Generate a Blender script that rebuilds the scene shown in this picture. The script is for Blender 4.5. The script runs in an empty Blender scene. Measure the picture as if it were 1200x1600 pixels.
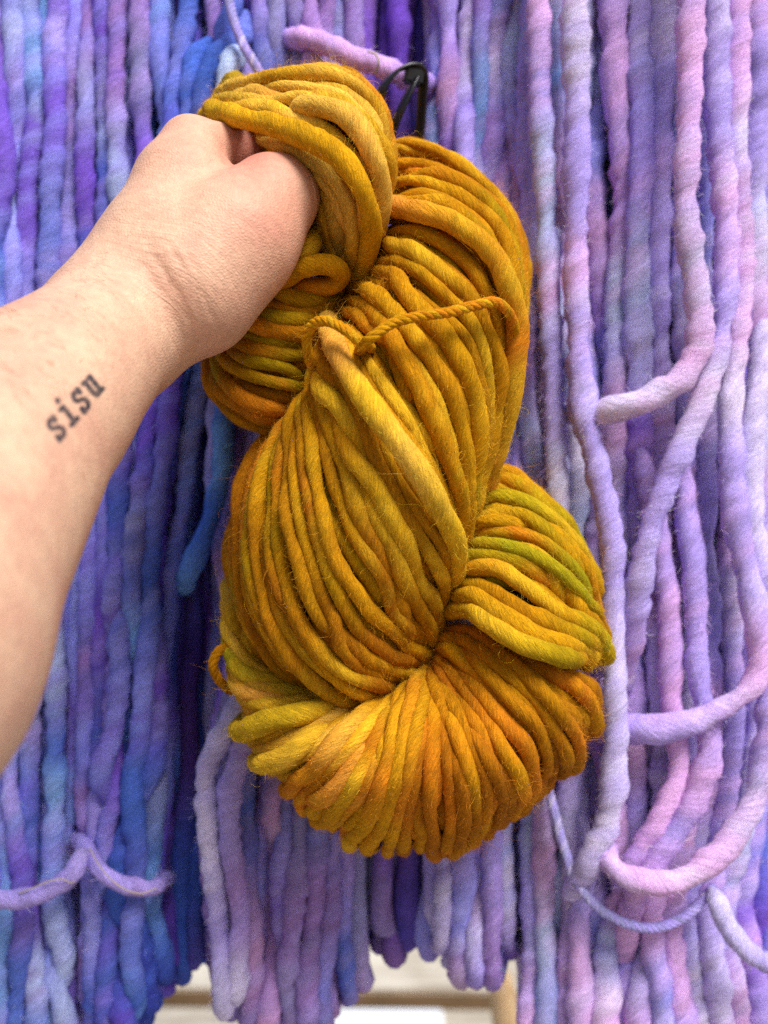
import bpy, math, random
import numpy as np
from mathutils import Vector, kdtree
from mathutils.bvhtree import BVHTree

rs = np.random.RandomState(7)
random.seed(7)
sc = bpy.context.scene
col = sc.collection

# ------------------------------------------------------------------ camera, sky, sun, exposure
CAM_Z = 0.70
F = 1543.0            # focal length in photo pixels (1200 wide)
cam_d = bpy.data.cameras.new("camera")
cam = bpy.data.objects.new("camera", cam_d)
col.objects.link(cam)
cam.location = (0, 0, CAM_Z)
cam.rotation_euler = (math.radians(90), 0, 0)
cam_d.sensor_fit = 'HORIZONTAL'
cam_d.sensor_width = 36.0
cam_d.lens = F / 1200.0 * 36.0
cam_d.clip_start = 0.01
cam_d.clip_end = 200.0
cam_d.dof.use_dof = True
cam_d.dof.focus_distance = 0.322
cam_d.dof.aperture_fstop = 9.5
sc.camera = cam

world = bpy.data.worlds.new("World")
sc.world = world
world.use_nodes = True
wn = world.node_tree
sky = wn.nodes.new("ShaderNodeTexSky")
sky.sky_type = 'NISHITA'
sky.sun_disc = False
SUN_EL, SUN_AZ = 52.0, 150.0        # azimuth clockwise from +Y (north) seen from above
sky.sun_elevation = math.radians(SUN_EL)
sky.sun_rotation = math.radians(SUN_AZ)
sky.air_density = 1.0
sky.dust_density = 3.0
sky.ozone_density = 1.0
wn.links.new(sky.outputs[0], wn.nodes["Background"].inputs[0])
wn.nodes["Background"].inputs[1].default_value = 0.068

sun_d = bpy.data.lights.new("sun", 'SUN')
sun = bpy.data.objects.new("sun", sun_d)
col.objects.link(sun)
sun_d.energy = 2.5
sun_d.angle = math.radians(28)
sun_d.color = (1.0, 0.97, 0.93)
_el, _az = math.radians(SUN_EL), math.radians(SUN_AZ)
sdir = Vector((math.sin(_az) * math.cos(_el), math.cos(_az) * math.cos(_el), math.sin(_el)))
sun.rotation_euler = (-sdir).to_track_quat('-Z', 'Y').to_euler()
sun.location = (1, -1, 3)

sc.view_settings.view_transform = 'Standard'
sc.view_settings.look = 'None'
sc.view_settings.gamma = 1.0
sc.view_settings.use_curve_mapping = False
sc.view_settings.exposure = 0.88
sc.cycles.use_denoising = False      # keeps the single fibres
sc.cycles.max_bounces = 5
sc.cycles.diffuse_bounces = 3
sc.cycles.transparent_max_bounces = 8

# ------------------------------------------------------------------ helpers
D0 = 0.36
def W(px, py, h):
    """a point of the place: photo column and row, and millimetres in front of the plane 0.36 m away"""
    d = D0 - h / 1000.0
    return np.array(((px - 600) / F * d, d, CAM_Z - (py - 800) / F * d))

def WA(a):
    a = np.asarray(a, float)
    d = D0 - a[:, 2] / 1000.0
    return np.stack(((a[:, 0] - 600) / F * d, d, CAM_Z - (a[:, 1] - 800) / F * d), 1)

def to_px(P):
    return np.stack((600 + P[:, 0] / P[:, 1] * F, 800 - (P[:, 2] - CAM_Z) / P[:, 1] * F), 1)

def lin(c):
    c = np.asarray(c, float) / 255.0
    return np.where(c <= 0.04045, c / 12.92, ((c + 0.055) / 1.055) ** 2.4)

def empty(name, label, cat, group=None, loc=(0, 0, 0)):
    o = bpy.data.objects.new(name, None)
    o.empty_display_size = 0.02
    o.location = loc
    col.objects.link(o)
    o["label"] = label
    o["category"] = cat
    if group:
        o["group"] = group
    return o

def new_mesh(name, V, faces, mat, parent=None, attrs=None, smooth=True):
    me = bpy.data.meshes.new(name)
    V = np.asarray(V, np.float32)
    faces = np.asarray(faces, np.int32)
    n = faces.shape[1]
    me.vertices.add(len(V))
    me.vertices.foreach_set("co", V.ravel())
    me.loops.add(faces.size)
    me.loops.foreach_set("vertex_index", faces.ravel())
    me.polygons.add(len(faces))
    me.polygons.foreach_set("loop_start", np.arange(0, faces.size, n, dtype=np.int32))
    if smooth:
        me.polygons.foreach_set("use_smooth", np.ones(len(faces), bool))
    for k, v in (attrs or {}).items():
        v = np.asarray(v, np.float32)
        if v.ndim == 1:
            a = me.attributes.new(k, 'FLOAT', 'POINT'); a.data.foreach_set("value", v)
        elif v.shape[1] == 3:
            a = me.attributes.new(k, 'FLOAT_VECTOR', 'POINT'); a.data.foreach_set("vector", v.ravel())
        else:
            a = me.attributes.new(k, 'FLOAT_COLOR', 'POINT'); a.data.foreach_set("color", v.ravel())
    me.update(calc_edges=True)
    me.validate()
    o = bpy.data.objects.new(name, me)
    if mat:
        me.materials.append(mat)
    col.objects.link(o)
    if parent is not None:
        o.parent = parent
        o.matrix_parent_inverse = parent.matrix_world.inverted() if False else o.matrix_parent_inverse
        if parent.type == 'EMPTY':
            L = Vector(parent.location)
            if L.length > 0:
                o.location = -L
    return o

def mat_new(name):
    m = bpy.data.materials.new(name)
    m.use_nodes = True
    nt = m.node_tree
    return m, nt, nt.nodes["Principled BSDF"]

def N(nt, t, **kw):
    n = nt.nodes.new(t)
    for k, v in kw.items():
        setattr(n, k, v)
    return n

def resample(P, n=None, step=None):
    P = np.asarray(P, float)
    seg = np.linalg.norm(np.diff(P, axis=0), axis=1)
    s = np.concatenate(([0], np.cumsum(seg)))
    if n is None:
        n = max(4, int(round(s[-1] / step)) + 1)
    t = np.linspace(0, s[-1], n)
    return np.stack([np.interp(t, s, P[:, k]) for k in range(P.shape[1])], 1)

def catmull(P, m=8):
    """smooth curve through control points"""
    P = np.asarray(P, float)
    Q = np.vstack((2 * P[0] - P[1], P, 2 * P[-1] - P[-2]))
    out = []
    t = np.linspace(0, 1, m, endpoint=False)[:, None]
    for i in range(1, len(Q) - 2):
        p0, p1, p2, p3 = Q[i - 1], Q[i], Q[i + 1], Q[i + 2]
        out.append(0.5 * (2 * p1 + (p2 - p0) * t + (2 * p0 - 5 * p1 + 4 * p2 - p3) * t ** 2
                          + (3 * p1 - p0 - 3 * p2 + p3) * t ** 3))
    out.append(P[-1:])
    return np.vstack(out)

def noise1(n, step, scale, amp=1.0):
    """smooth 1-D noise sampled at n points step apart, with features of the given length"""
    L = n * step / scale
    k = rs.randn(int(L) + 5) * amp
    t = np.arange(n) * step / scale + rs.rand()
    i = t.astype(int); f = t - i
    f = f * f * (3 - 2 * f)
    return k[i] * (1 - f) + k[i + 1] * f

def frames(P):
    T = np.gradient(P, axis=0)
    T /= np.linalg.norm(T, axis=1)[:, None] + 1e-12
    Nn = np.zeros_like(P)
    a = np.array((0.3, 1, 0.2)) if abs(T[0][1]) < 0.8 else np.array((1, 0, 0.2))
    v = a - T[0] * a.dot(T[0])
    Nn[0] = v / np.linalg.norm(v)
    for i in range(1, len(P)):
        v = Nn[i - 1] - T[i] * Nn[i - 1].dot(T[i])
        Nn[i] = v / (np.linalg.norm(v) + 1e-12)
    return T, Nn, np.cross(T, Nn)

# ------------------------------------------------------------------ yarn material
def yarn_material(name, sheen=0.35, fibre=1.0, bump=0.85):
    m, nt, b = mat_new(name)
    at = N(nt, "ShaderNodeAttribute", attribute_name="dye")
    fb = N(nt, "ShaderNodeAttribute", attribute_name="fib")
    mp = N(nt, "ShaderNodeMapping"); mp.inputs["Scale"].default_value = (1, 1, 0.22)
    nt.links.new(fb.outputs["Vector"], mp.inputs["Vector"])
    n1 = N(nt, "ShaderNodeTexNoise"); n1.inputs["Scale"].default_value = 1300; n1.inputs["Detail"].default_value = 4
    n1.inputs["Roughness"].default_value = 0.7; n1.inputs["Distortion"].default_value = 1.2
    nt.links.new(mp.outputs[0], n1.inputs["Vector"])
    n2 = N(nt, "ShaderNodeTexNoise"); n2.inputs["Scale"].default_value = 480; n2.inputs["Detail"].default_value = 3
    nt.links.new(mp.outputs[0], n2.inputs["Vector"])
    n3 = N(nt, "ShaderNodeTexNoise"); n3.inputs["Scale"].default_value = 130; n3.inputs["Detail"].default_value = 3
    nt.links.new(fb.outputs["Vector"], n3.inputs["Vector"])
    # heathered colour: each fibre takes the dye a little differently
    r1 = N(nt, "ShaderNodeMapRange"); r1.inputs[1].default_value = 0.3; r1.inputs[2].default_value = 0.7
    r1.inputs[3].default_value = 1 - 0.26 * fibre; r1.inputs[4].default_value = 1 + 0.24 * fibre
    nt.links.new(n1.outputs[0], r1.inputs[0])
    r3 = N(nt, "ShaderNodeMapRange"); r3.inputs[1].default_value = 0.3; r3.inputs[2].default_value = 0.7
    r3.inputs[3].default_value = 0.86; r3.inputs[4].default_value = 1.14
    nt.links.new(n3.outputs[0], r3.inputs[0])
    mu = N(nt, "ShaderNodeMath", operation='MULTIPLY')
    nt.links.new(r1.outputs[0], mu.inputs[0]); nt.links.new(r3.outputs[0], mu.inputs[1])
    vm = N(nt, "ShaderNodeVectorMath", operation='SCALE')
    nt.links.new(at.outputs["Color"], vm.inputs[0]); nt.links.new(mu.outputs[0], vm.inputs["Scale"])
    nt.links.new(vm.outputs[0], b.inputs["Base Color"])
    b.inputs["Roughness"].default_value = 0.92
    b.inputs["Specular IOR Level"].default_value = 0.05
    b.inputs["Sheen Weight"].default_value = sheen
    b.inputs["Sheen Roughness"].default_value = 0.5
    nt.links.new(at.outputs["Color"], b.inputs["Sheen Tint"])
    ad = N(nt, "ShaderNodeMath", operation='ADD')
    nt.links.new(n1.outputs[0], ad.inputs[0]); nt.links.new(n2.outputs[0], ad.inputs[1])
    bp = N(nt, "ShaderNodeBump"); bp.inputs["Strength"].default_value = bump; bp.inputs["Distance"].default_value = 0.0011
    nt.links.new(ad.outputs[0], bp.inputs["Height"])
    nt.links.new(bp.outputs[0], b.inputs["Normal"])
    return m

def fuzz_material(name):
    m, nt, b = mat_new(name)
    at = N(nt, "ShaderNodeAttribute", attribute_name="dye")
    nt.links.new(at.outputs["Color"], b.inputs["Base Color"])
    b.inputs["Roughness"].default_value = 0.8
    b.inputs["Specular IOR Level"].default_value = 0.2
    return m

M_gold = yarn_material("gold_wool", 0.14, 1.35)
M_lilac = yarn_material("lilac_wool", 0.16, 1.35)
M_gfuzz = fuzz_material("gold_wool_fibre")
M_lfuzz = fuzz_material("lilac_wool_fibre")

class Strand:
    __slots__ = ("P", "r", "pal", "u0", "kind", "twist", "anchor", "out")
    def __init__(self, P, r, pal, kind="strand", anchor=0.05, twist=1.0):
        self.P = np.asarray(P, float); n = len(self.P)
        self.r = np.full(n, r, float) if np.isscalar(r) else np.asarray(r, float)
        self.pal = pal; self.kind = kind; self.anchor = anchor; self.twist = twist; self.out = None

_waves = {}
def field(P, key, scale):
    """smooth noise in space, one for each dye"""
    if key not in _waves:
        r2 = np.random.RandomState(abs(int(key)) % 99991)
        _waves[key] = (r2.randn(14, 3), r2.rand(14) * 6.28)
    k, ph = _waves[key]
    return np.cos(np.asarray(P) @ (k / scale).T + ph).sum(-1) / math.sqrt(7.0)

def dye_along(n, step, pal, length=0.028, soft=0.65, P=None, scale=0.03, bias=0.75, blend=0.2):
    """hand-dyed colour along a strand: stretches of one colour that bleed into the next"""
    cols, w = pal
    cols = lin(cols); w = np.asarray(w, float) / np.sum(w)
    s = 0.0; ks = []; kc = []
    total = n * step
    if P is not None:
        G = np.stack([field(P, sum(np.asarray(c) * (1, 257, 65537)), scale) for c in pal[0]], 1)
        prob = w * np.exp(bias * G); prob /= prob.sum(1)[:, None]
    while s < total + 2 * length:
        pw = w if P is None else prob[min(n - 1, int(s / step))]
        c = cols[rs.choice(len(cols), p=pw)] * (1 + 0.10 * rs.randn())
        L = length * (0.5 + 1.2 * rs.rand())
        ks += [s + L * soft * 0.5, s + L * (1 - soft * 0.5)]; kc += [c, c]
        s += L
    t = np.arange(n) * step + length * rs.rand()
    kc = np.array(kc)
    out = np.stack([np.interp(t, ks, kc[:, k]) for k in range(3)], 1)
    if P is not None:
        out = out * (1 - blend) + blend * (prob @ cols)
    return np.clip(out, 0.003, 0.95)

def tube(name, st, mat, parent, sides=12, step=0.002, lump=0.05, ridge=0.05, thick=0.06, pitch=0.02, dye_len=0.028, collect=None, fcount=1.0, fscale=0.03, coarse_y=None, fbias=0.75, pool=None):
    """a strand of yarn: a soft uneven rope whose fibres wind round it"""
    A = np.concatenate((st.P, st.r[:, None]), 1)
    A = catmull(A, 4) if len(A) < 900 else A
    A = resample(A, step=step)
    P, r = A[:, :3], A[:, 3]
    n = len(P)
    T, Nn, B = frames(P)
    r = r * (1 + thick * noise1(n, step, 0.014) + 0.5 * thick * noise1(n, step, 0.005))
    r[:2] *= (0.35, 0.8); r[-2:] *= (0.8, 0.35)
    th = np.linspace(0, 2 * np.pi, sides, endpoint=False)
    s = np.arange(n) * step
    ph = rs.rand() * 6.28
    tw = 2 * np.pi / pitch * st.twist
    ang = th[None, :] + 0 * s[:, None]
    hel = ang - np.cumsum(tw * (1 + 0.38 * noise1(n, step, 0.02)))[:, None] * step + ph
    wob = noise1(n, step, 0.009, 1.0)[:, None]
    rr = r[:, None] * (1 + ridge * np.sin(2 * hel) + lump * np.sin(hel + 1.3 + wob) + 0.02 * rs.randn(n, sides))
    V = P[:, None, :] + rr[..., None] * (np.cos(ang)[..., None] * Nn[:, None, :] + np.sin(ang)[..., None] * B[:, None, :])
    off = rs.rand(3) * 3
    fib = np.stack((rr * np.cos(hel) + off[0], rr * np.sin(hel) + off[1], (s[:, None] + 0 * hel) + off[2]), -1)
    d = dye_along(n, step, st.pal, dye_len, P=P, scale=fscale, bias=fbias)
    # dye soaks in unevenly round the strand as well
    d2 = dye_along(n, step, st.pal, dye_len * 0.7, P=P, scale=fscale, bias=fbias)
    mixw = (0.5 + 0.5 * np.sin(hel + wob * 1.5))[..., None] * 0.5
    C = d[:, None, :] * (1 - mixw) + d2[:, None, :] * mixw
    C4 = np.concatenate((C, np.ones(C.shape[:2] + (1,))), -1)
    i = np.arange(n - 1)[:, None] * sides; j = np.arange(sides)[None, :]; j2 = (j + 1) % sides
    Fq = np.stack((i + j, i + j2, i + sides + j2, i + sides + j), -1).reshape(-1, 4)
    if coarse_y is not None:        # the far legs of a hank need fewer rings
        far = np.nonzero(P[:, 1] > coarse_y)[0]
        keep = np.ones(n, bool); keep[far] = (far % 3 == 0); keep[0] = keep[-1] = True
        Vk, Ck, fk = V[keep], C4[keep], fib[keep]; nk = len(Vk)
        i = np.arange(nk - 1)[:, None] * sides
        Fq = np.stack((i + j, i + j2, i + sides + j2, i + sides + j), -1).reshape(-1, 4)
    else:
        Vk, Ck, fk = V, C4, fib
    VV = Vk.reshape(-1, 3); CC = Ck.reshape(-1, 4); FF = fk.reshape(-1, 3)
    if pool is not None:
        pool.append((VV, Fq, CC, FF)); return None
    o = new_mesh(name, VV, Fq, mat, parent, {"dye": CC, "fib": FF})
    if collect is not None:
        k = int(n * step / 0.01 * fcount)
        ii = rs.randint(0, n, k); jj = rs.randint(0, sides, k)
        nor = np.cos(ang)[ii, jj][:, None] * Nn[ii] + np.sin(ang)[ii, jj][:, None] * B[ii]
        if st.out is not None:      # fibres only stand free on the open side of the bundle
            kp = ((P[ii] - st.out) * nor).sum(1) / np.linalg.norm(P[ii] - st.out, axis=1) > -0.15
            ii, jj, nor = ii[kp], jj[kp], nor[kp]; k = len(ii)
        collect.append((V[ii, jj], nor, T[ii], np.cross(T[ii], nor), C[ii, jj], np.full(k, st.twist)))
    return o

def fuzz(name, coll, mat, parent, length=(0.002, 0.008), width=0.00006, lift=0.35, bright=1.15, K=5, share=1.0, sag=0.12, patch=0.0):
    """stray wool fibres that stand off the yarn"""
    p, nor, T, S, C, tw = [np.concatenate([c[k] for c in coll]) for k in range(6)]
    if share < 1:
        q = rs.rand(len(p)) < share * np.clip(1 + patch * field(p, 4711, 0.009), 0.1, 3)
        p, nor, T, S, C, tw = p[q], nor[q], T[q], S[q], C[q], tw[q]
    n = len(p)
    C = C * (0.55 + 1.0 * rs.rand(n))[:, None]
    L = (length[0] + (length[1] - length[0]) * rs.rand(n) ** 2.2)[:, None]
    sg = np.sign(rs.randn(n))[:, None]
    d0 = T * sg + 0.6 * S * sg + rs.randn(n, 3) * 0.35 + nor * (lift * np.abs(rs.randn(n))[:, None])
    d0 /= np.linalg.norm(d0, axis=1)[:, None]
    pts = [p - nor * 0.0002]; d = d0
    curl = rs.randn(n, 3) * 0.8
    for k in range(1, K):
        pts.append(pts[-1] + d * L / (K - 1))
        d = d + np.cross(curl, d) * 0.5 + nor * (0.16 if k < 2 else -sag) + rs.randn(n, 3) * 0.12
        d /= np.linalg.norm(d, axis=1)[:, None]
    side = np.cross(d0, rs.randn(n, 3)); side /= np.linalg.norm(side, axis=1)[:, None] + 1e-9
    V = np.zeros((n, K, 2, 3)); 
    for k in range(K):
        w = width * (1 - 0.7 * k / (K - 1))
        V[:, k, 0] = pts[k] + side * w / 2; V[:, k, 1] = pts[k] - side * w / 2
    Cc = np.ones((n, K, 2, 4)); Cc[..., :3] = np.clip(C * bright + 0.01, 0, 0.95)[:, None, None, :]
    b = (np.arange(n) * K * 2)[:, None]; q = []
    for k in range(K - 1):
        q.append(np.stack((b[:, 0] + 2 * k, b[:, 0] + 2 * k + 1, b[:, 0] + 2 * k + 3, b[:, 0] + 2 * k + 2), 1))
    o = new_mesh(name, V.reshape(-1, 3), np.vstack(q), mat, parent, {"dye": Cc.reshape(-1, 4)})
    o["kind"] = "stuff"
    return o

def relax(strands, iters=40, rebuild=10, squash=0.92, push=None, stiff=0.25):
    """let the strands settle against each other so that they lie side by side and not through one another"""
    P = np.vstack([s.P for s in strands]); P0 = P.copy()
    R = np.concatenate([s.r for s in strands])
    sid = np.concatenate([np.full(len(s.P), k) for k, s in enumerate(strands)])
    idx = np.concatenate([np.arange(len(s.P)) for s in strands])
    anc = np.concatenate([np.full(len(s.P), s.anchor) for s in strands])[:, None]
    first = np.concatenate(([0], np.cumsum([len(s.P) for s in strands])))
    inner = np.ones(len(P), bool); inner[first[:-1]] = False; inner[first[1:] - 1] = False
    ii = np.nonzero(inner)[0]
    rmax = R.max()
    I = J = None
    for it in range(iters):
        if it % rebuild == 0:
            kd = kdtree.KDTree(len(P))
            for k, p in enumerate(P):
                kd.insert(p, k)
            kd.balance()
            I, J = [], []
            for k, p in enumerate(P):
                for _, m, _ in kd.find_range(p, 2 * rmax * 1.05):
                    if m > k and (sid[m] != sid[k] or abs(idx[m] - idx[k]) > 7):
                        I.append(k); J.append(m)
            I = np.array(I, int); J = np.array(J, int)
        if len(I):
            D = P[J] - P[I]; L = np.linalg.norm(D, axis=1) + 1e-9
            ov = (R[I] + R[J]) * squash - L
            m = ov > 0
            mv = D[m] / L[m][:, None] * (ov[m] * 0.5 * 0.5)[:, None]
            acc = np.zeros_like(P); cnt = np.zeros(len(P))
            np.add.at(acc, I[m], -mv); np.add.at(acc, J[m], mv)
            np.add.at(cnt, I[m], 1); np.add.at(cnt, J[m], 1)
            P += acc / np.sqrt(np.maximum(cnt, 1))[:, None]
        Q = P.copy()
        Q[ii] = P[ii] * (1 - stiff) + stiff * 0.5 * (P[ii - 1] + P[ii + 1])
        # keep the natural bend of the rest shape
        Q[ii] += stiff * (P0[ii] - 0.5 * (P0[ii - 1] + P0[ii + 1]))
        P = Q + (P0 - Q) * anc
        if push is not None and it % 4 == 3:
            P = push(P, R)
    for k, s in enumerate(strands):
        s.P = P[first[k]:first[k + 1]]

# ------------------------------------------------------------------ deck
def wood_material(name, c1, c2, scale=1.0, rough=0.75):
    m, nt, b = mat_new(name)
    tc = N(nt, "ShaderNodeTexCoord")
    oi = N(nt, "ShaderNodeObjectInfo")
    ad = N(nt, "ShaderNodeVectorMath", operation='ADD')
    sc_ = N(nt, "ShaderNodeVectorMath", operation='SCALE'); sc_.inputs["Scale"].default_value = 9.0
    cb = N(nt, "ShaderNodeCombineXYZ")
    nt.links.new(oi.outputs["Random"], cb.inputs[0]); nt.links.new(oi.outputs["Random"], cb.inputs[1])
    nt.links.new(cb.outputs[0], sc_.inputs[0])
    nt.links.new(tc.outputs["Object"], ad.inputs[0]); nt.links.new(sc_.outputs[0], ad.inputs[1])
    mp = N(nt, "ShaderNodeMapping"); mp.inputs["Scale"].default_value = (0.12, 1, 1)
    nt.links.new(ad.outputs[0], mp.inputs[0])
    n1 = N(nt, "ShaderNodeTexNoise"); n1.inputs["Scale"].default_value = 60 * scale; n1.inputs["Detail"].default_value = 6
    nt.links.new(mp.outputs[0], n1.inputs["Vector"])
    n2 = N(nt, "ShaderNodeTexNoise"); n2.inputs["Scale"].default_value = 9 * scale; n2.inputs["Detail"].default_value = 4
    nt.links.new(ad.outputs[0], n2.inputs["Vector"])
    mx = N(nt, "ShaderNodeMath", operation='MULTIPLY_ADD'); mx.inputs[1].default_value = 0.55; 
    nt.links.new(n1.outputs[0], mx.inputs[0])
    m2 = N(nt, "ShaderNodeMath", operation='MULTIPLY'); m2.inputs[1].default_value = 0.45
    nt.links.new(n2.outputs[0], m2.inputs[0]); nt.links.new(m2.outputs[0], mx.inputs[2])
    cr = N(nt, "ShaderNodeValToRGB")
    cr.color_ramp.elements[0].position = 0.36; cr.color_ramp.elements[0].color = (*lin(c1), 1)
    cr.color_ramp.elements[1].position = 0.60; cr.color_ramp.elements[1].color = (*lin(c2), 1)
    nt.links.new(mx.outputs[0], cr.inputs[0]); nt.links.new(cr.outputs[0], b.inputs["Base Color"])
    b.inputs["Roughness"].default_value = rough
    bp = N(nt, "ShaderNodeBump"); bp.inputs["Strength"].default_value = 0.4; bp.inputs["Distance"].default_value = 0.002
    nt.links.new(n1.outputs[0], bp.inputs["Height"]); nt.links.new(bp.outputs[0], b.inputs["Normal"])
    return m

M_deck = wood_material("weathered_deck_wood", (146, 132, 112), (206, 198, 182))
M_joist = wood_material("brown_joist_wood", (66, 50, 34), (96, 76, 52))
M_stake = wood_material("pale_pine", (205, 165, 115), (232, 200, 155), 3)

def box_mesh(name, sx, sy, sz, bev, mat, parent=None):
    """a board with eased edges, centred on x and y, its top at z = 0"""
    import bmesh
    bm = bmesh.new()
    bmesh.ops.create_cube(bm, size=1.0)
    for v in bm.verts:
        v.co = Vector((v.co.x * sx, v.co.y * sy, (v.co.z - 0.5) * sz))
    bmesh.ops.bevel(bm, geom=bm.edges[:], offset=bev, segments=2, affect='EDGES')
    me = bpy.data.meshes.new(name); bm.to_mesh(me); bm.free()
    me.materials.append(mat)
    o = bpy.data.objects.new(name, me); col.objects.link(o)
    if parent: o.parent = parent
    return o

M_edge = wood_material("bare_board_edge", (88, 66, 42), (128, 100, 68))
ground = box_mesh("ground", 60, 60, 0.05, 0.005, M_joist)
ground.location = (0, 10, -0.30); ground["kind"] = "structure"
deck = bpy.data.objects.new("deck", None); col.objects.link(deck); deck["kind"] = "structure"
deck.location = (0, 1.444, 0.0); deck.rotation_euler = (0, 0, math.radians(-1.3))
BW, GAP = 0.19, 0.052
first_board = None
for k in range(-7, 9):
    if first_board is None:
        b = box_mesh("board", 3.6, BW, 0.03, 0.003, M_deck, deck); first_board = b
    else:
        b = first_board.copy(); col.objects.link(b)
    if k == -7:
        b.data.materials.append(M_edge)
        for f in b.data.polygons:
            f.material_index = 1 if abs(f.normal.z) < 0.5 else 0
    b.location = (0.05 * ((k * 37) % 5 - 2), BW / 2 + k * (BW + GAP), 0.0)

sheet = box_mesh("white_panel", 0.22, 0.17, 0.008, 0.003, None or mat_new("white_plastic")[0])
sm = sheet.data.materials[0].node_tree.nodes["Principled BSDF"]
sm.inputs["Base Color"].default_value = (0.8, 0.82, 0.84, 1); sm.inputs["Roughness"].default_value = 0.4
sheet.location = (-0.030, 1.292, 0.009); sheet.rotation_euler = (0, 0, math.radians(-1.0))
sheet["label"] = "flat white panel lying on the pale deck below the yarn"; sheet["category"] = "panel"

def lathe(name, prof, mat, sides=20, parent=None):
    prof = np.asarray(prof, float); n = len(prof)
    th = np.linspace(0, 2 * np.pi, sides, endpoint=False)
    V = np.stack((prof[:, 1][:, None] * np.cos(th), prof[:, 1][:, None] * np.sin(th), prof[:, 0][:, None] + 0 * th), -1).reshape(-1, 3)
    i = np.arange(n - 1)[:, None] * sides; j = np.arange(sides)[None, :]; j2 = (j + 1) % sides
    Fq = np.stack((i + j, i + j2, i + sides + j2, i + sides + j), -1).reshape(-1, 4)
    return new_mesh(name, V, Fq, mat, parent)
stk_top = Vector(W(782, 1518, -420)); stk_bot = Vector(W(850, 1900, -420)); stk_bot.z = 0.002
stk = lathe("wooden_stake", [(0, 0.001), (0, 0.011), (0.02, 0.0115), (0.18, 0.0105), (0.195, 0.0095), (0.2, 0.007), (0.2, 0.0005)], M_stake)
v = stk_top - stk_bot
stk.location = stk_bot; stk.rotation_euler = v.to_track_quat('Z', 'Y').to_euler()
stk.scale = (1, 1, v.length / 0.2)
stk["label"] = "pale wooden stake standing on the deck beside the hanging lilac yarn"; stk["category"] = "stake"

# ------------------------------------------------------------------ the arm
def seg_sdf(X, a, b, ra, rb):
    ba = b - a; h = np.clip(((X - a) @ ba) / (ba @ ba), 0, 1)
    return np.linalg.norm(X - a - h[:, None] * ba, axis=1) - (ra + (rb - ra) * h)

def smin(a, b, k):
    h = np.clip(0.5 + 0.5 * (b - a) / k, 0, 1)
    return b * (1 - h) + a * h - k * h * (1 - h)

def mm(px, h):            # a radius seen as px pixels at that depth, in metres
    return px / F * (D0 - h / 1000.0)

A_wr = W(197, 503, 42);  A_m1 = W(68, 622, 84);  A_el = W(-262, 1000, 150)
A_e2 = A_el + (A_el - A_m1) * 1.1
def chain(X, pts, k=0.004):
    d = None
    for (a, ra), (b, rb) in zip(pts[:-1], pts[1:]):
        s = seg_sdf(X, a, b, ra, rb)
        d = s if d is None else smin(d, s, k)
    return d

HAND = dict(
    fore=[(A_e2, .048), (A_el, mm(316, 150)), (A_m1, mm(138, 84)), (A_wr, mm(86, 42))],
    ulna=[(W(122, 566, 62), .0155), (W(172, 508, 42), .0140), (W(212, 456, 30), .0130)],
    idx_mc=[(A_wr, .0160), (W(245, 392, 34), .0155), (W(276, 282, 28), .0120), (W(297, 228, 22), .0088)],
    body=[(A_wr, .0172), (W(272, 412, 32), .0200), (W(316, 322, 24), .0150)],
    mid_mc=[(A_wr, .0150), (W(268, 372, 10), .0135), (W(312, 242, 2), .0098)],
    rng_mc=[(W(215, 470, 18), .0150), (W(285, 385, -8), .0130), (W(328, 266, -16), .0098)],
    pky_mc=[(W(230, 480, 10), .0140), (W(300, 405, -20), .0125), (W(345, 304, -32), .0092)],
    thenar=[(W(212, 488, 40), .0165), (W(300, 440, 42), .0185), (W(368, 372, 38), .0165), (W(424, 308, 30), .0115)],
    thenar2=[(W(240, 498, 38), .0128), (W(298, 468, 38), .0140), (W(376, 374, 32), .0138), (W(428, 318, 28), .0115)],
    thumb=[(W(424, 308, 30), .0120), (W(450, 298, 20), .0105), (W(498, 264, 0), .0098), (W(535, 232, -12), .0080)],
    idx=[(W(297, 228, 22), .0088), (W(374, 238, 6), .0095), (W(425, 262, -10), .0086), (W(425, 300, -18), .0074)],
    mid=[(W(312, 242, 2), .0098), (W(398, 246, -14), .0094), (W(430, 290, -26), .0086), (W(405, 325, -24), .0074)],
    rng=[(W(328, 266, -16), .0095), (W(410, 272, -32), .0090), (W(430, 318, -40), .0082), (W(398, 345, -36), .0070)],
    pky=[(W(345, 304, -32), .0088), (W(412, 312, -46), .0080), (W(420, 350, -50), .0072), (W(392, 368, -44), .0062)],
)
def hand_sdf(X):
    d = chain(X, HAND['fore'], 0.008)
    d = smin(d, chain(X, HAND['ulna'], .01), 0.02)
    palm = chain(X, HAND['idx_mc'], .008)
    palm = smin(palm, chain(X, HAND['body'], .01), .014)
    for k in ('mid_mc', 'rng_mc', 'pky_mc'):
        palm = smin(palm, chain(X, HAND[k], .008), .008)
    d = smin(d, palm, 0.012)
    th = smin(chain(X, HAND['thenar'], .012), chain(X, HAND['thenar2'], .010), 0.012)
    th = smin(th, chain(X, HAND['thumb'], .005), .006)
    fing = chain(X, HAND['idx'], .003)
    for k in ('mid', 'rng', 'pky'):
        fing = smin(fing, chain(X, HAND[k], .003), .0022)
    d = smin(d, fing, .006)
    d = smin(d, th, .0045)
    return d

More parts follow.
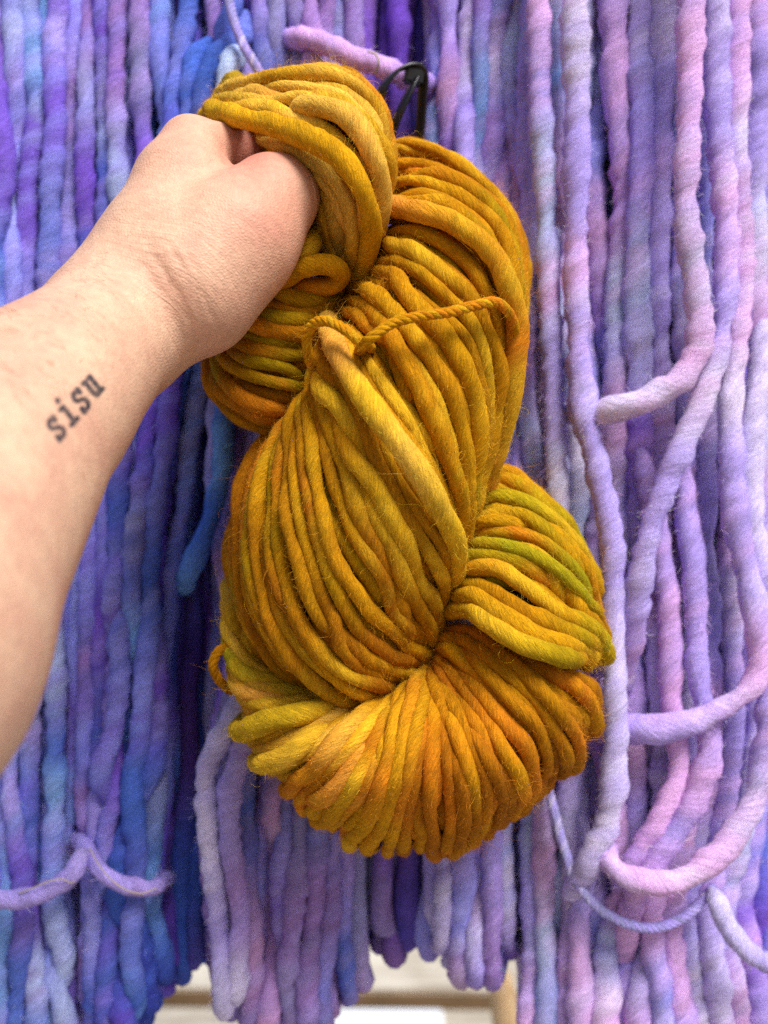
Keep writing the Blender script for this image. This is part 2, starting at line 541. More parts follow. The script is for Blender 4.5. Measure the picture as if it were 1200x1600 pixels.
def surface_nets(fn, lo, hi, h):
    n = [int(math.ceil((hi[k] - lo[k]) / h)) + 1 for k in range(3)]
    ax = [lo[k] + h * np.arange(n[k]) for k in range(3)]
    D = np.empty(n, np.float32)
    # a coarse pass finds where the surface runs, the fine pass only looks there
    q = 6
    cx = [ax[k][::q] for k in range(3)]
    X = np.stack(np.meshgrid(*cx, indexing='ij'), -1)
    cd_ = fn(X.reshape(-1, 3)).reshape(X.shape[:3])
    rep_ = [np.minimum((np.arange(n[k]) + q // 2) // q, len(cx[k]) - 1) for k in range(3)]
    D[:] = cd_[np.ix_(*rep_)]
    near = np.argwhere(np.abs(D) < h * q * 1.3)
    for i in range(0, len(near), 200000):
        m = near[i:i + 200000]
        D[m[:, 0], m[:, 1], m[:, 2]] = fn(np.stack([ax[k][m[:, k]] for k in range(3)], 1))
    S = D < 0
    c = [n[0] - 1, n[1] - 1, n[2] - 1]
    cnt = np.zeros(c, np.int8)
    for dx in (0, 1):
        for dy in (0, 1):
            for dz in (0, 1):
                cnt += S[dx:dx + c[0], dy:dy + c[1], dz:dz + c[2]]
    act = (cnt > 0) & (cnt < 8)
    ids = -np.ones(c, np.int64); A = np.argwhere(act); ids[act] = np.arange(len(A))
    acc = np.zeros((len(A), 3)); num = np.zeros(len(A))
    corners = [(a, b, e) for a in (0, 1) for b in (0, 1) for e in (0, 1)]
    for p in corners:
        for k in range(3):
            if p[k] == 0:
                q = list(p); q[k] = 1
                d0 = D[A[:, 0] + p[0], A[:, 1] + p[1], A[:, 2] + p[2]]
                d1 = D[A[:, 0] + q[0], A[:, 1] + q[1], A[:, 2] + q[2]]
                m = (d0 < 0) != (d1 < 0)
                t = np.where(m, d0 / np.where(m, d0 - d1, 1), 0)
                pt = np.tile(np.array(p, float), (len(A), 1)); pt[:, k] += t
                acc[m] += pt[m]; num[m] += 1
    V = np.array(lo) + h * (A + acc / num[:, None])
    quads = []
    for k in range(3):
        a, b = [(1, 2), (2, 0), (0, 1)][k]
        sl0 = [slice(None)] * 3; sl1 = [slice(None)] * 3
        sl0[k] = slice(0, n[k] - 1); sl1[k] = slice(1, n[k])
        s0, s1 = S[tuple(sl0)], S[tuple(sl1)]
        E = np.argwhere(s0 != s1)
        E = E[(E[:, a] > 0) & (E[:, b] > 0) & (E[:, a] < n[a] - 1) & (E[:, b] < n[b] - 1)]
        def cell(da, db):
            q = E.copy(); q[:, a] -= da; q[:, b] -= db
            return ids[q[:, 0], q[:, 1], q[:, 2]]
        Q = np.stack((cell(1, 1), cell(0, 1), cell(0, 0), cell(1, 0)), 1)
        inside = s0[E[:, 0], E[:, 1], E[:, 2]]
        Q[~inside] = Q[~inside][:, ::-1]
        quads.append(Q)
    return V, np.vstack(quads)

allp = np.array([p for c in HAND.values() for p, r in c]); allr = np.array([r for c in HAND.values() for p, r in c])
lo = (allp - allr[:, None]).min(0) - 0.006; hi = (allp + allr[:, None]).max(0) + 0.006
lo[1] = max(lo[1], 0.10)
AV, AQ = surface_nets(hand_sdf, lo, hi, 0.0019)
# relax the grid, then pull back on to the surface
def laplace(V, Q, n, w=0.5):
    e = np.vstack((Q[:, [0, 1]], Q[:, [1, 2]], Q[:, [2, 3]], Q[:, [3, 0]]))
    for _ in range(n):
        acc = np.zeros_like(V); c = np.zeros(len(V))
        np.add.at(acc, e[:, 0], V[e[:, 1]]); np.add.at(c, e[:, 0], 1)
        np.add.at(acc, e[:, 1], V[e[:, 0]]); np.add.at(c, e[:, 1], 1)
        V = V * (1 - w) + w * acc / c[:, None]
    return V
AV = laplace(AV, AQ, 3)

def skin_material():
    m, nt, b = mat_new("skin")
    sk = N(nt, "ShaderNodeAttribute", attribute_name="skin_co")
    ink = N(nt, "ShaderNodeAttribute", attribute_name="ink")
    red = N(nt, "ShaderNodeAttribute", attribute_name="flush")
    tc = N(nt, "ShaderNodeTexCoord")
    n1 = N(nt, "ShaderNodeTexNoise"); n1.inputs["Scale"].default_value = 70; n1.inputs["Detail"].default_value = 5; n1.inputs["Roughness"].default_value = 0.6
    nt.links.new(tc.outputs["Object"], n1.inputs["Vector"])
    cr = N(nt, "ShaderNodeValToRGB")
    e = cr.color_ramp.elements
    e[0].position = 0.32; e[0].color = (*lin((220, 181, 151)), 1)
    e[1].position = 0.68; e[1].color = (*lin((208, 159, 134)), 1)
    nt.links.new(n1.outputs[0], cr.inputs[0])
    mr = N(nt, "ShaderNodeMix", data_type='RGBA'); mr.inputs[7].default_value = (*lin((202, 124, 106)), 1)
    nt.links.new(red.outputs["Fac"], mr.inputs[0]); nt.links.new(cr.outputs[0], mr.inputs[6])
    # freckles
    vo = N(nt, "ShaderNodeTexVoronoi"); vo.inputs["Scale"].default_value = 95; vo.inputs["Randomness"].default_value = 1.0
    nt.links.new(tc.outputs["Object"], vo.inputs["Vector"])
    fr = N(nt, "ShaderNodeMapRange"); fr.inputs[1].default_value = 0.06; fr.inputs[2].default_value = 0.17
    fr.inputs[3].default_value = 0.55; fr.inputs[4].default_value = 0.0
    nt.links.new(vo.outputs["Distance"], fr.inputs[0])
    sp = N(nt, "ShaderNodeSeparateColor"); nt.links.new(vo.outputs["Color"], sp.inputs[0])
    gt = N(nt, "ShaderNodeMath", operation='GREATER_THAN'); gt.inputs[1].default_value = 0.80
    nt.links.new(sp.outputs[0], gt.inputs[0])
    fm = N(nt, "ShaderNodeMath", operation='MULTIPLY'); nt.links.new(fr.outputs[0], fm.inputs[0]); nt.links.new(gt.outputs[0], fm.inputs[1])
    mf = N(nt, "ShaderNodeMix", data_type='RGBA'); mf.inputs[7].default_value = (*lin((170, 100, 70)), 1)
    nt.links.new(fm.outputs[0], mf.inputs[0]); nt.links.new(mr.outputs[2], mf.inputs[6])
    # fine mottling
    n4 = N(nt, "ShaderNodeTexNoise"); n4.inputs["Scale"].default_value = 420; n4.inputs["Detail"].default_value = 3
    nt.links.new(tc.outputs["Object"], n4.inputs["Vector"])
    r4 = N(nt, "ShaderNodeMapRange"); r4.inputs[1].default_value = 0.3; r4.inputs[2].default_value = 0.7; r4.inputs[3].default_value = 0.90; r4.inputs[4].default_value = 1.07
    nt.links.new(n4.outputs[0], r4.inputs[0])
    vs = N(nt, "ShaderNodeVectorMath", operation='SCALE'); nt.links.new(mf.outputs[2], vs.inputs[0]); nt.links.new(r4.outputs[0], vs.inputs["Scale"])
    # tattoo ink, patchy as it sits under the skin
    n5 = N(nt, "ShaderNodeTexNoise"); n5.inputs["Scale"].default_value = 900; n5.inputs["Detail"].default_value = 2
    nt.links.new(tc.outputs["Object"], n5.inputs["Vector"])
    r5 = N(nt, "ShaderNodeMapRange"); r5.inputs[1].default_value = 0.3; r5.inputs[2].default_value = 0.65; r5.inputs[3].default_value = 0.80; r5.inputs[4].default_value = 1.0
    nt.links.new(n5.outputs[0], r5.inputs[0])
    im = N(nt, "ShaderNodeMath", operation='MULTIPLY'); nt.links.new(ink.outputs["Fac"], im.inputs[0]); nt.links.new(r5.outputs[0], im.inputs[1])
    mi = N(nt, "ShaderNodeMix", data_type='RGBA'); mi.inputs[7].default_value = (*lin((18, 32, 48)), 1)
    nt.links.new(im.outputs[0], mi.inputs[0]); nt.links.new(vs.outputs[0], mi.inputs[6])
    nt.links.new(mi.outputs[2], b.inputs["Base Color"])
    b.inputs["Roughness"].default_value = 0.56
    b.inputs["Specular IOR Level"].default_value = 0.35
    b.inputs["Subsurface Weight"].default_value = 0.0
    b.inputs["Subsurface Radius"].default_value = (1.0, 0.4, 0.22)
    b.inputs["Subsurface Scale"].default_value = 0.002
    # relief: skin cells + creases across the arm
    v1 = N(nt, "ShaderNodeTexVoronoi"); v1.inputs["Scale"].default_value = 900; v1.feature = 'DISTANCE_TO_EDGE'
    nt.links.new(tc.outputs["Object"], v1.inputs["Vector"])
    mp = N(nt, "ShaderNodeMapping"); mp.inputs["Scale"].default_value = (1.0, 0.13, 0.13)
    nt.links.new(sk.outputs["Vector"], mp.inputs[0])
    n6 = N(nt, "ShaderNodeTexNoise"); n6.inputs["Scale"].default_value = 560; n6.inputs["Detail"].default_value = 4; n6.inputs["Distortion"].default_value = 0.6
    nt.links.new(mp.outputs[0], n6.inputs["Vector"])
    wr = N(nt, "ShaderNodeAttribute", attribute_name="wrinkle")
    m6 = N(nt, "ShaderNodeMath", operation='MULTIPLY'); nt.links.new(n6.outputs[0], m6.inputs[0]); nt.links.new(wr.outputs["Fac"], m6.inputs[1])
    m7 = N(nt, "ShaderNodeMath", operation='MULTIPLY_ADD'); m7.inputs[1].default_value = 0.5
    nt.links.new(v1.outputs["Distance"], m7.inputs[0]); nt.links.new(m6.outputs[0], m7.inputs[2])
    bp = N(nt, "ShaderNodeBump"); bp.inputs["Strength"].default_value = 0.5; bp.inputs["Distance"].default_value = 0.0011
    nt.links.new(m7.outputs[0], bp.inputs["Height"]); nt.links.new(bp.outputs[0], b.inputs["Normal"])
    return m
M_skin = skin_material()

import bmesh
bm = bmesh.new()
vs_ = [bm.verts.new(v) for v in AV]
for q in AQ:
    try:
        bm.faces.new([vs_[k] for k in q])
    except ValueError:
        pass
bm.verts.ensure_lookup_table()
# a finer net where the camera sees the skin up close
def px_of(co):
    return 600 + co.x / co.y * F, 800 - (co.z - CAM_Z) / co.y * F
def smooth_sub(bm, edges, cuts):
    bmesh.ops.subdivide_edges(bm, edges=edges, cuts=cuts, use_grid_fill=True, smooth=0.0)
ed = []
for e in bm.edges:
    m = (e.verts[0].co + e.verts[1].co) / 2
    x, y = px_of(m)
    if -20 < x < 520 and 150 < y < 780:
        ed.append(e)
smooth_sub(bm, ed, 1)
ed = []
for e in bm.edges:
    m = (e.verts[0].co + e.verts[1].co) / 2
    x, y = px_of(m)
    if 55 < x < 190 and 560 < y < 715 and m.y < 0.30:
        ed.append(e)
smooth_sub(bm, ed, 2)
bm.normal_update()
V = np.array([v.co for v in bm.verts]); NR = np.array([v.normal for v in bm.verts])
# settle the refined vertices back on the true surface
for _ in range(2):
    d = hand_sdf(V); eps = 4e-4
    g = np.stack([hand_sdf(V + eps * np.eye(3)[k]) - d for k in range(3)], 1) / eps
    gl = np.linalg.norm(g, axis=1)[:, None]
    V = V - np.clip(d, -6e-4, 6e-4)[:, None] * g / np.maximum(gl, 0.5) ** 2 * 0.9
NR = g / np.maximum(gl, 1e-6)
px = to_px(V)
front = NR[:, 1] < 0.1
def poly_dist(p, line):
    line = np.asarray(line, float); best = np.full(len(p), 1e9)
    for a, b in zip(line[:-1], line[1:]):
        ba = b - a; h = np.clip(((p - a) @ ba) / (ba @ ba), 0, 1)
        best = np.minimum(best, np.linalg.norm(p - a - h[:, None] * ba, axis=1))
    return best
creases = [([(105, 432), (150, 436), (190, 458), (225, 495), (245, 540)], 0.42, 4.0),
           ([(225, 372), (255, 420), (285, 470), (303, 520), (306, 556)], 0.40, 4.5),
           ([(245, 352), (275, 400), (305, 440), (335, 500), (352, 530)], 0.25, 4.0),
           ([(262, 378), (285, 415), (300, 450)], 0.35, 3.5),
           ([(276, 372), (300, 410), (318, 448)], 0.30, 3.5),
           ([(238, 398), (262, 440), (278, 480)], 0.28, 3.5),
           ([(205, 385), (240, 440), (262, 490)], 0.24, 3.5),
           ([(170, 400), (210, 440), (240, 480), (262, 540)], 0.22, 3.5),
           ([(330, 205), (345, 230), (356, 262), (362, 285)], 0.5, 5.0)]
disp = np.zeros(len(V))
cd = np.where(front, 1.0, 0.0)
for line, dep, wd in creases:
    ln = catmull(np.array(line, float), 6)
    ln = ln + rs.randn(*ln.shape) * 0.7
    dd = poly_dist(px, ln)
    ends = np.minimum(np.linalg.norm(px - ln[0], axis=1), np.linalg.norm(px - ln[-1], axis=1))
    fade = np.clip(ends / 40.0, 0.15, 1)
    disp -= cd * dep * 0.6e-3 * fade * (np.exp(-(dd / wd) ** 2) - 0.30 * np.exp(-((dd - 9) / 5.0) ** 2))
V = V + NR * disp[:, None]
# attributes: coordinates along / across the arm, wrinkles, flush, tattoo
axis = (W(300, 330, 30) - A_m1); axis /= np.linalg.norm(axis)
ac1 = np.cross(axis, (0, -1, 0)); ac1 /= np.linalg.norm(ac1); ac2 = np.cross(axis, ac1)
skin_co = np.stack(((V - A_wr) @ axis, (V - A_wr) @ ac1, (V - A_wr) @ ac2), 1)
def blob(c, r):
    return np.exp(-(((px - np.array(c)) ** 2).sum(1)) / r ** 2)
wrinkle = 0.25 + 1.0 * np.clip(blob((262, 430), 95) + 0.8 * blob((300, 520), 70) + 0.5 * blob((230, 330), 90) + 0.4 * blob((180, 480), 90), 0, 1.2)
flush = np.clip(0.50 * blob((420, 345), 75) + 0.85 * blob((395, 225), 55) + 0.30 * blob((270, 225), 50) + 0.22 * blob((60, 520), 80) + 0.3 * blob((190, 690), 22) + 0.25 * blob((330, 530), 50), 0, 1)
flush = np.where(front, flush, 0.25)
# tattoo letters as pen strokes; each in a cell 0.8 wide with x-height 1
S_ = [(.60, .80), (.60, .98), (.52, .88), (.38, .97), (.20, .93), (.10, .76), (.18, .60), (.36, .52), (.54, .42), (.62, .24), (.52, .07), (.34, .01), (.18, .07), (.10, .20), (.08, .0)]
I_ = [[(.14, .93), (.36, .93), (.36, .06)], [(.10, .05), (.62, .05)], [(.33, 1.30), (.37, 1.36)]]
U_ = [[(.0, .93), (.14, .93), (.14, .25), (.24, .08), (.40, .08), (.54, .22)], [(.44, .93), (.56, .93), (.56, .08), (.70, .08)]]
letters = [(0, [catmull(np.array(S_), 4)]), (1, I_), (2, [catmull(np.array(S_), 4)]), (3, U_)]
O_ = np.array((92.0, 689.0)); EX = np.array((.66, -.75)) * 29; EY = np.array((-.62, -.78)) * 33
ink = np.zeros(len(V))
tm = front & (px[:, 0] > 40) & (px[:, 0] < 200) & (px[:, 1] > 550) & (px[:, 1] < 725)
tp = px[tm]; ti = np.zeros(len(tp))
for k, strokes in letters:
    for st in strokes:
        ln = np.array([O_ + EX * (k + s[0] * 0.92) + EY * s[1] for s in st])
        dd = poly_dist(tp, ln)
        ti = np.maximum(ti, np.clip((5.1 - dd) / 2.4, 0, 1) + 0.22 * np.exp(-(dd / 7.0) ** 2))
ink[tm] = np.clip(ti, 0, 0.97)

person = empty("person", "bare left forearm and hand with a small sisu tattoo, gripping the gold yarn", "person", loc=tuple(A_wr))
for v, c in zip(bm.verts, V - A_wr):
    v.co = c
me = bpy.data.meshes.new("arm"); bm.to_mesh(me); bm.free()
me.materials.append(M_skin)
me.polygons.foreach_set("use_smooth", np.ones(len(me.polygons), bool))
for k, a in (("wrinkle", wrinkle), ("flush", flush), ("ink", ink)):
    at = me.attributes.new(k, 'FLOAT', 'POINT'); at.data.foreach_set("value", a.astype(np.float32))
at = me.attributes.new("skin_co", 'FLOAT_VECTOR', 'POINT'); at.data.foreach_set("vector", skin_co.astype(np.float32).ravel())
arm = bpy.data.objects.new("arm", me); col.objects.link(arm); arm.parent = person
arm["label"] = "forearm and hand of light skin with dark lettering tattooed above the wrist"

# arm hair
def hairs(name, n, sel, L, width, colr, lean, parent):
    idx = np.nonzero(sel)[0]
    _, one = np.unique(np.floor(V[idx] / 0.0022).astype(int), axis=0, return_index=True)
    idx = idx[one]; idx = idx[rs.randint(0, len(idx), n)]
    p = V[idx]; nr = NR[idx]
    flow = -axis[None, :] * 0.2 + ac1[None, :] * lean + rs.randn(n, 3) * 0.45
    flow -= nr * (flow * nr).sum(1)[:, None]
    flow /= np.linalg.norm(flow, axis=1)[:, None] + 1e-9
    K = 7
    d = flow + nr * (0.25 + 0.35 * rs.rand(n))[:, None]; d /= np.linalg.norm(d, axis=1)[:, None]
    ln = (L[0] + (L[1] - L[0]) * rs.rand(n))[:, None]
    pts = [p - nr * 0.0003]; bend = rs.randn(n)[:, None] * 0.28
    for k in range(1, K):
        pts.append(pts[-1] + d * ln / (K - 1))
        d = d - nr * 0.12 + np.cross(nr, d) * bend; d /= np.linalg.norm(d, axis=1)[:, None]
    side = np.cross(flow, nr); 
    VV = np.zeros((n, K, 2, 3))
    for k in range(K):
        w = width * (1 - 0.75 * k / (K - 1)); VV[:, k, 0] = pts[k] + side * w / 2; VV[:, k, 1] = pts[k] - side * w / 2
    b = np.arange(n) * K * 2
    q = np.vstack([np.stack((b + 2 * k, b + 2 * k + 1, b + 2 * k + 3, b + 2 * k + 2), 1) for k in range(K - 1)])
    m, nt, bs = mat_new(name + "_brown"); bs.inputs["Base Color"].default_value = (*lin(colr), 1); bs.inputs["Roughness"].default_value = 0.5
    o = new_mesh(name, VV.reshape(-1, 3), q, m, parent); o["kind"] = "stuff"
    return o
fa = (px[:, 0] > -30) & (px[:, 0] < 190) & (px[:, 1] > 390) & (px[:, 1] < 1000) & (px[:, 1] < 760 - 0.3 * px[:, 0]) & (NR[:, 1] < 0.45)
hairs("arm_hair", 190, fa & (px[:, 1] < 640), (0.004, 0.011), 0.00011, (112, 78, 56), -0.9, person)
fa2 = (px[:, 0] > -30) & (px[:, 0] < 420) & (px[:, 1] > 180) & (px[:, 1] < 1200) & (NR[:, 1] < 0.5)
hairs("fine_arm_hair", 3200, fa2, (0.0012, 0.003), 0.00005, (196, 150, 110), -0.8, person)

# ------------------------------------------------------------------ the gold skein
PAL = dict(
    mustard=(204, 146, 18), olive=(164, 138, 18), orange=(210, 122, 26), pale=(242, 190, 76), brown=(164, 98, 14),
    lime=(158, 158, 26), peach=(234, 162, 66), ochre=(184, 122, 14), yellow=(224, 176, 38))
def pal(**w):
    return ([PAL[k] for k in w], list(w.values()))

def lobe(guides, n, palf, center, r=(2.25, 3.3), layer2=1.15, layer3=0.6, base=0.0030, start_r=0.62, end_r=0.75, meas=0.5, wander=0.55, step=0.003, back=True, anchor=0.06):
    """strands spread over a bulging bundle that the guide strands describe"""
    K = 40
    G = []
    for g in guides:
        g = np.array(g, float)
        if back:
            c = np.array(center, float); l = g[-1]
            g = np.vstack((g, [(l[0] * .7 + c[0] * .3, l[1] * .7 + c[1] * .3, min(l[2] - 16, -40)),
                               (l[0] * .4 + c[0] * .6, l[1] * .4 + c[1] * .6, min(l[2] - 24, -58))]))
        P = resample(catmull(WA(g), 8), n=K)
        G.append(P)
    G = np.array(G)
    im = int(meas * (K - 1))
    sv = np.concatenate(([0], np.cumsum(np.linalg.norm(np.diff(G[:, im], axis=0), axis=1))))
    Gv = catmull(G.reshape(len(G), -1), 10).reshape(-1, K, 3)
    svv = np.interp(np.linspace(0, len(G) - 1, len(Gv)), np.arange(len(G)), sv)
    tot = sv[-1]
    C = W(center[0], center[1], center[2])
    out = []
    def make(s0, sink, rr):
        path = np.zeros((K, 3))
        dv = noise1(K, 1, 11, wander * tot / n)
        for k in range(K):
            s = np.clip(s0 + dv[k], 0, tot)
            for a in range(3):
                path[k, a] = np.interp(s, svv, Gv[:, k, a])
        d = path - C; L = np.linalg.norm(d, axis=1)[:, None]
        path = path - d / L * sink
        P = resample(path, step=step)
        m = len(P); u = np.linspace(0, 1, m)
        prof = np.interp(u, [0, .16, .80, 1], [start_r, 1, 1, end_r])
        wv = np.stack([noise1(m, step, 0.016, 0.0006) for _ in range(3)], 1)
        S = Strand(P + wv, rr * prof, palf(s0 / tot), anchor=anchor); S.out = C
        return S
    for k in range(n):
        s0 = (k + 0.5 + 0.35 * rs.randn() * 0.6) / n * tot
        rr = (r[0] + (r[1] - r[0]) * rs.rand()) / 1000
        out.append(make(np.clip(s0, 0, tot), base + 0.0015 * rs.randn(), rr))
    n2 = int(n * layer2)
    for k in range(n2):
        s0 = (k + rs.rand()) / n2 * tot
        st = make(s0, base + 0.0058 + 0.001 * rs.randn(), 0.0036)
        st.kind = "inner"; out.append(st)
    n3 = int(n * layer3)
    for k in range(n3):
        st = make((k + rs.rand()) / n3 * tot, base + 0.0122 + 0.001 * rs.randn(), 0.0038)
        st.kind = "inner"; out.append(st)
    return out

T_pre = [(400, 330, -66), (362, 240, -64)]
T_g = [
    [(455, 330, -62), (425, 262, -40), (440, 228, 2), (487, 285, 18), (507, 331, 22), (529, 387, 16), (540, 425, 5), (548, 455, -8)],
    T_pre + [(385, 195, -22), (418, 215, 14), (487, 258, 30), (533, 303, 34), (557, 363, 28), (557, 410, 14), (550, 450, -5)],
    T_pre + [(334, 172, -12), (417, 192, 24), (487, 219, 35), (543, 256, 40), (575, 312, 38), (580, 363, 28), (565, 420, 8), (552, 455, -8)],
    T_pre + [(345, 160, -24), (405, 152, 10), (487, 163, 30), (543, 181, 36), (580, 233, 38), (597, 284, 32), (587, 345, 22), (566, 420, 0)],
    T_pre + [(352, 155, -34), (385, 138, -4), (445, 118, 12), (520, 112, 20), (572, 142, 22), (600, 200, 20), (603, 290, 14), (587, 350, 6), (565, 425, -10)],
    T_pre + [(360, 152, -44), (417, 122, -18), (508, 101, -7), (562, 116, -5), (594, 160, -5), (606, 214, -5), (602, 300, -8), (582, 370, -14)],
    T_pre + [(385, 155, -56), (440, 126, -44), (508, 112, -38), (555, 130, -36), (582, 172, -36), (594, 230, -36), (590, 310, -34), (575, 380, -30)],
    T_pre + [(400, 210, -70), (445, 170, -66), (500, 160, -62), (540, 175, -60), (560, 215, -58), (570, 260, -56), (566, 330, -50), (560, 390, -40)],
]
M_g = [
    [(640, 250, -62), (700, 290, -66), (750, 350, -66), (775, 430, -66), (770, 530, -64), (750, 620, -62), (720, 720, -55)],
    [(635, 222, -32), (715, 262, -36), (780, 330, -36), (805, 420, -36), (800, 520, -34), (780, 620, -34), (750, 720, -32)],
    [(612, 212, -12), (680, 226, -8), (742, 270, -6), (790, 324, -6), (812, 390, -6), (816, 460, -6), (805, 560, -6), (786, 650, -8), (762, 735, -16)],
    [(600, 280, -2), (660, 270, 12), (730, 300, 16), (782, 355, 16), (803, 430, 16), (803, 520, 14), (790, 620, 10), (766, 720, 0), (742, 795, -15)],
    [(598, 332, 2), (664, 331, 26), (720, 357, 30), (765, 396, 30), (793, 457, 28), (798, 530, 24), (783, 630, 18), (758, 730, 8), (733, 815, -10)],
    [(573, 385, 2), (636, 382, 32), (697, 426, 40), (741, 480, 40), (764, 550, 36), (772, 630, 30), (757, 715, 20), (733, 800, 8), (715, 865, -10)],
    [(553, 425, 2), (617, 440, 36), (673, 480, 45), (718, 527, 46), (741, 587, 44), (750, 667, 36), (738, 750, 26), (720, 830, 10), (711, 890, -8)],
    [(540, 452, 0), (582, 470, 34), (627, 515, 46), (657, 564, 51), (687, 629, 50), (709, 713, 42), (718, 790, 30), (712, 860, 10), (703, 925, -10)],
    [(520, 480, 2), (545, 520, 38), (575, 570, 47), (612, 625, 53), (658, 695, 52), (695, 780, 42), (712, 845, 26), (704, 890, 8), (692, 945, -10)],
    [(508, 500, 2), (522, 555, 40), (556, 640, 50), (602, 722, 54), (640, 800, 50), (680, 860, 38), (703, 900, 20), (693, 945, 0), (680, 985, -12)],
    [(497, 530, 2), (507, 610, 38), (531, 700, 49), (559, 787, 52), (595, 871, 48), (633, 948, 30), (653, 990, 8), (665, 1012, -12)],
    [(485, 560, -2), (480, 650, 34), (490, 777, 45), (523, 887, 47), (567, 948, 41), (613, 993, 25), (648, 1020, 2), (665, 1024, -15)],
    [(472, 595, -6), (446, 690, 25), (433, 805, 35), (446, 904, 38), (482, 1000, 36), (540, 1068, 28), (592, 1088, 8), (630, 1072, -15)],
    [(455, 630, -12), (412, 712, 11), (390, 800, 19), (388, 890, 21), (412, 980, 23), (457, 1046, 22), (520, 1084, 12), (580, 1098, -12)],
    [(440, 645, -24), (402, 704, -7), (374, 780, -3), (362, 860, -1), (367, 926, 1), (392, 995, 3), (434, 1054, 4), (490, 1080, -2), (550, 1096, -20)],
    [(435, 650, -44), (405, 712, -36), (380, 790, -32), (370, 870, -30), (377, 940, -28), (405, 1005, -26), (450, 1050, -26), (500, 1070, -30)],
    [(450, 670, -66), (425, 740, -66), (410, 810, -66), (405, 880, -64), (412, 950, -62), (440, 1000, -60), (480, 1030, -56)],
]
L_g = [
    [(350, 400, -30), (385, 425, -8), (440, 440, 12), (490, 442, 16), (535, 438, 6), (560, 430, -12)],
    [(340, 420, -34), (372, 450, -8), (425, 472, 14), (475, 478, 17), (525, 470, 8), (555, 462, -10)],
    [(335, 445, -38), (362, 482, -8), (402, 510, 12), (445, 524, 17), (495, 525, 10), (535, 518, -8)],
    [(335, 470, -42), (352, 510, -10), (380, 545, 9), (422, 562, 15), (478, 564, 10), (518, 556, -8)],
    [(338, 490, -46), (346, 535, -14), (365, 575, 5), (402, 598, 13), (456, 606, 9), (500, 600, -8)],
    [(340, 510, -50), (343, 555, -18), (354, 598, -1), (387, 627, 8), (440, 640, 5), (490, 640, -10)],
    [(345, 520, -56), (342, 560, -30), (348, 606, -14), (370, 642, -6), (412, 668, -5), (455, 682, -14)],
    [(360, 520, -66), (356, 565, -48), (362, 606, -38), (382, 640, -34), (415, 662, -34), (455, 676, -36)],
]
Q_g = [
    [(715, 790, -60), (750, 765, -58), (800, 780, -58), (845, 825, -58), (875, 875, -60), (890, 920, -62)],
    [(735, 760, -36), (768, 742, -30), (812, 757, -28), (862, 804, -28), (895, 858, -30), (915, 910, -38)],
    [(738, 758, -22), (770, 738, -12), (815, 752, -6), (867, 798, -6), (900, 852, -9), (924, 900, -20)],
    [(730, 795, -10), (765, 770, 2), (820, 786, 9), (873, 830, 9), (910, 880, 3), (930, 925, -12)],
    [(720, 832, -10), (760, 806, 9), (810, 810, 15), (860, 835, 17), (902, 885, 13), (928, 940, -2), (930, 980, -20)],
    [(713, 862, -10), (750, 838, 13), (800, 842, 21), (850, 862, 23), (897, 905, 19), (923, 955, 5), (930, 1000, -15)],
    [(705, 892, -10), (745, 880, 15), (800, 880, 25), (850, 905, 27), (897, 950, 23), (926, 992, 9), (932, 1030, -12)],
    [(698, 922, -10), (740, 908, 15), (800, 933, 29), (850, 960, 31), (897, 985, 26), (926, 1006, 11), (934, 1040, -12)],
    [(692, 948, -10), (735, 938, 14), (775, 966, 30), (815, 993, 37), (862, 1016, 37), (908, 1022, 28), (940, 1018, 10), (942, 1020, -12)],
]
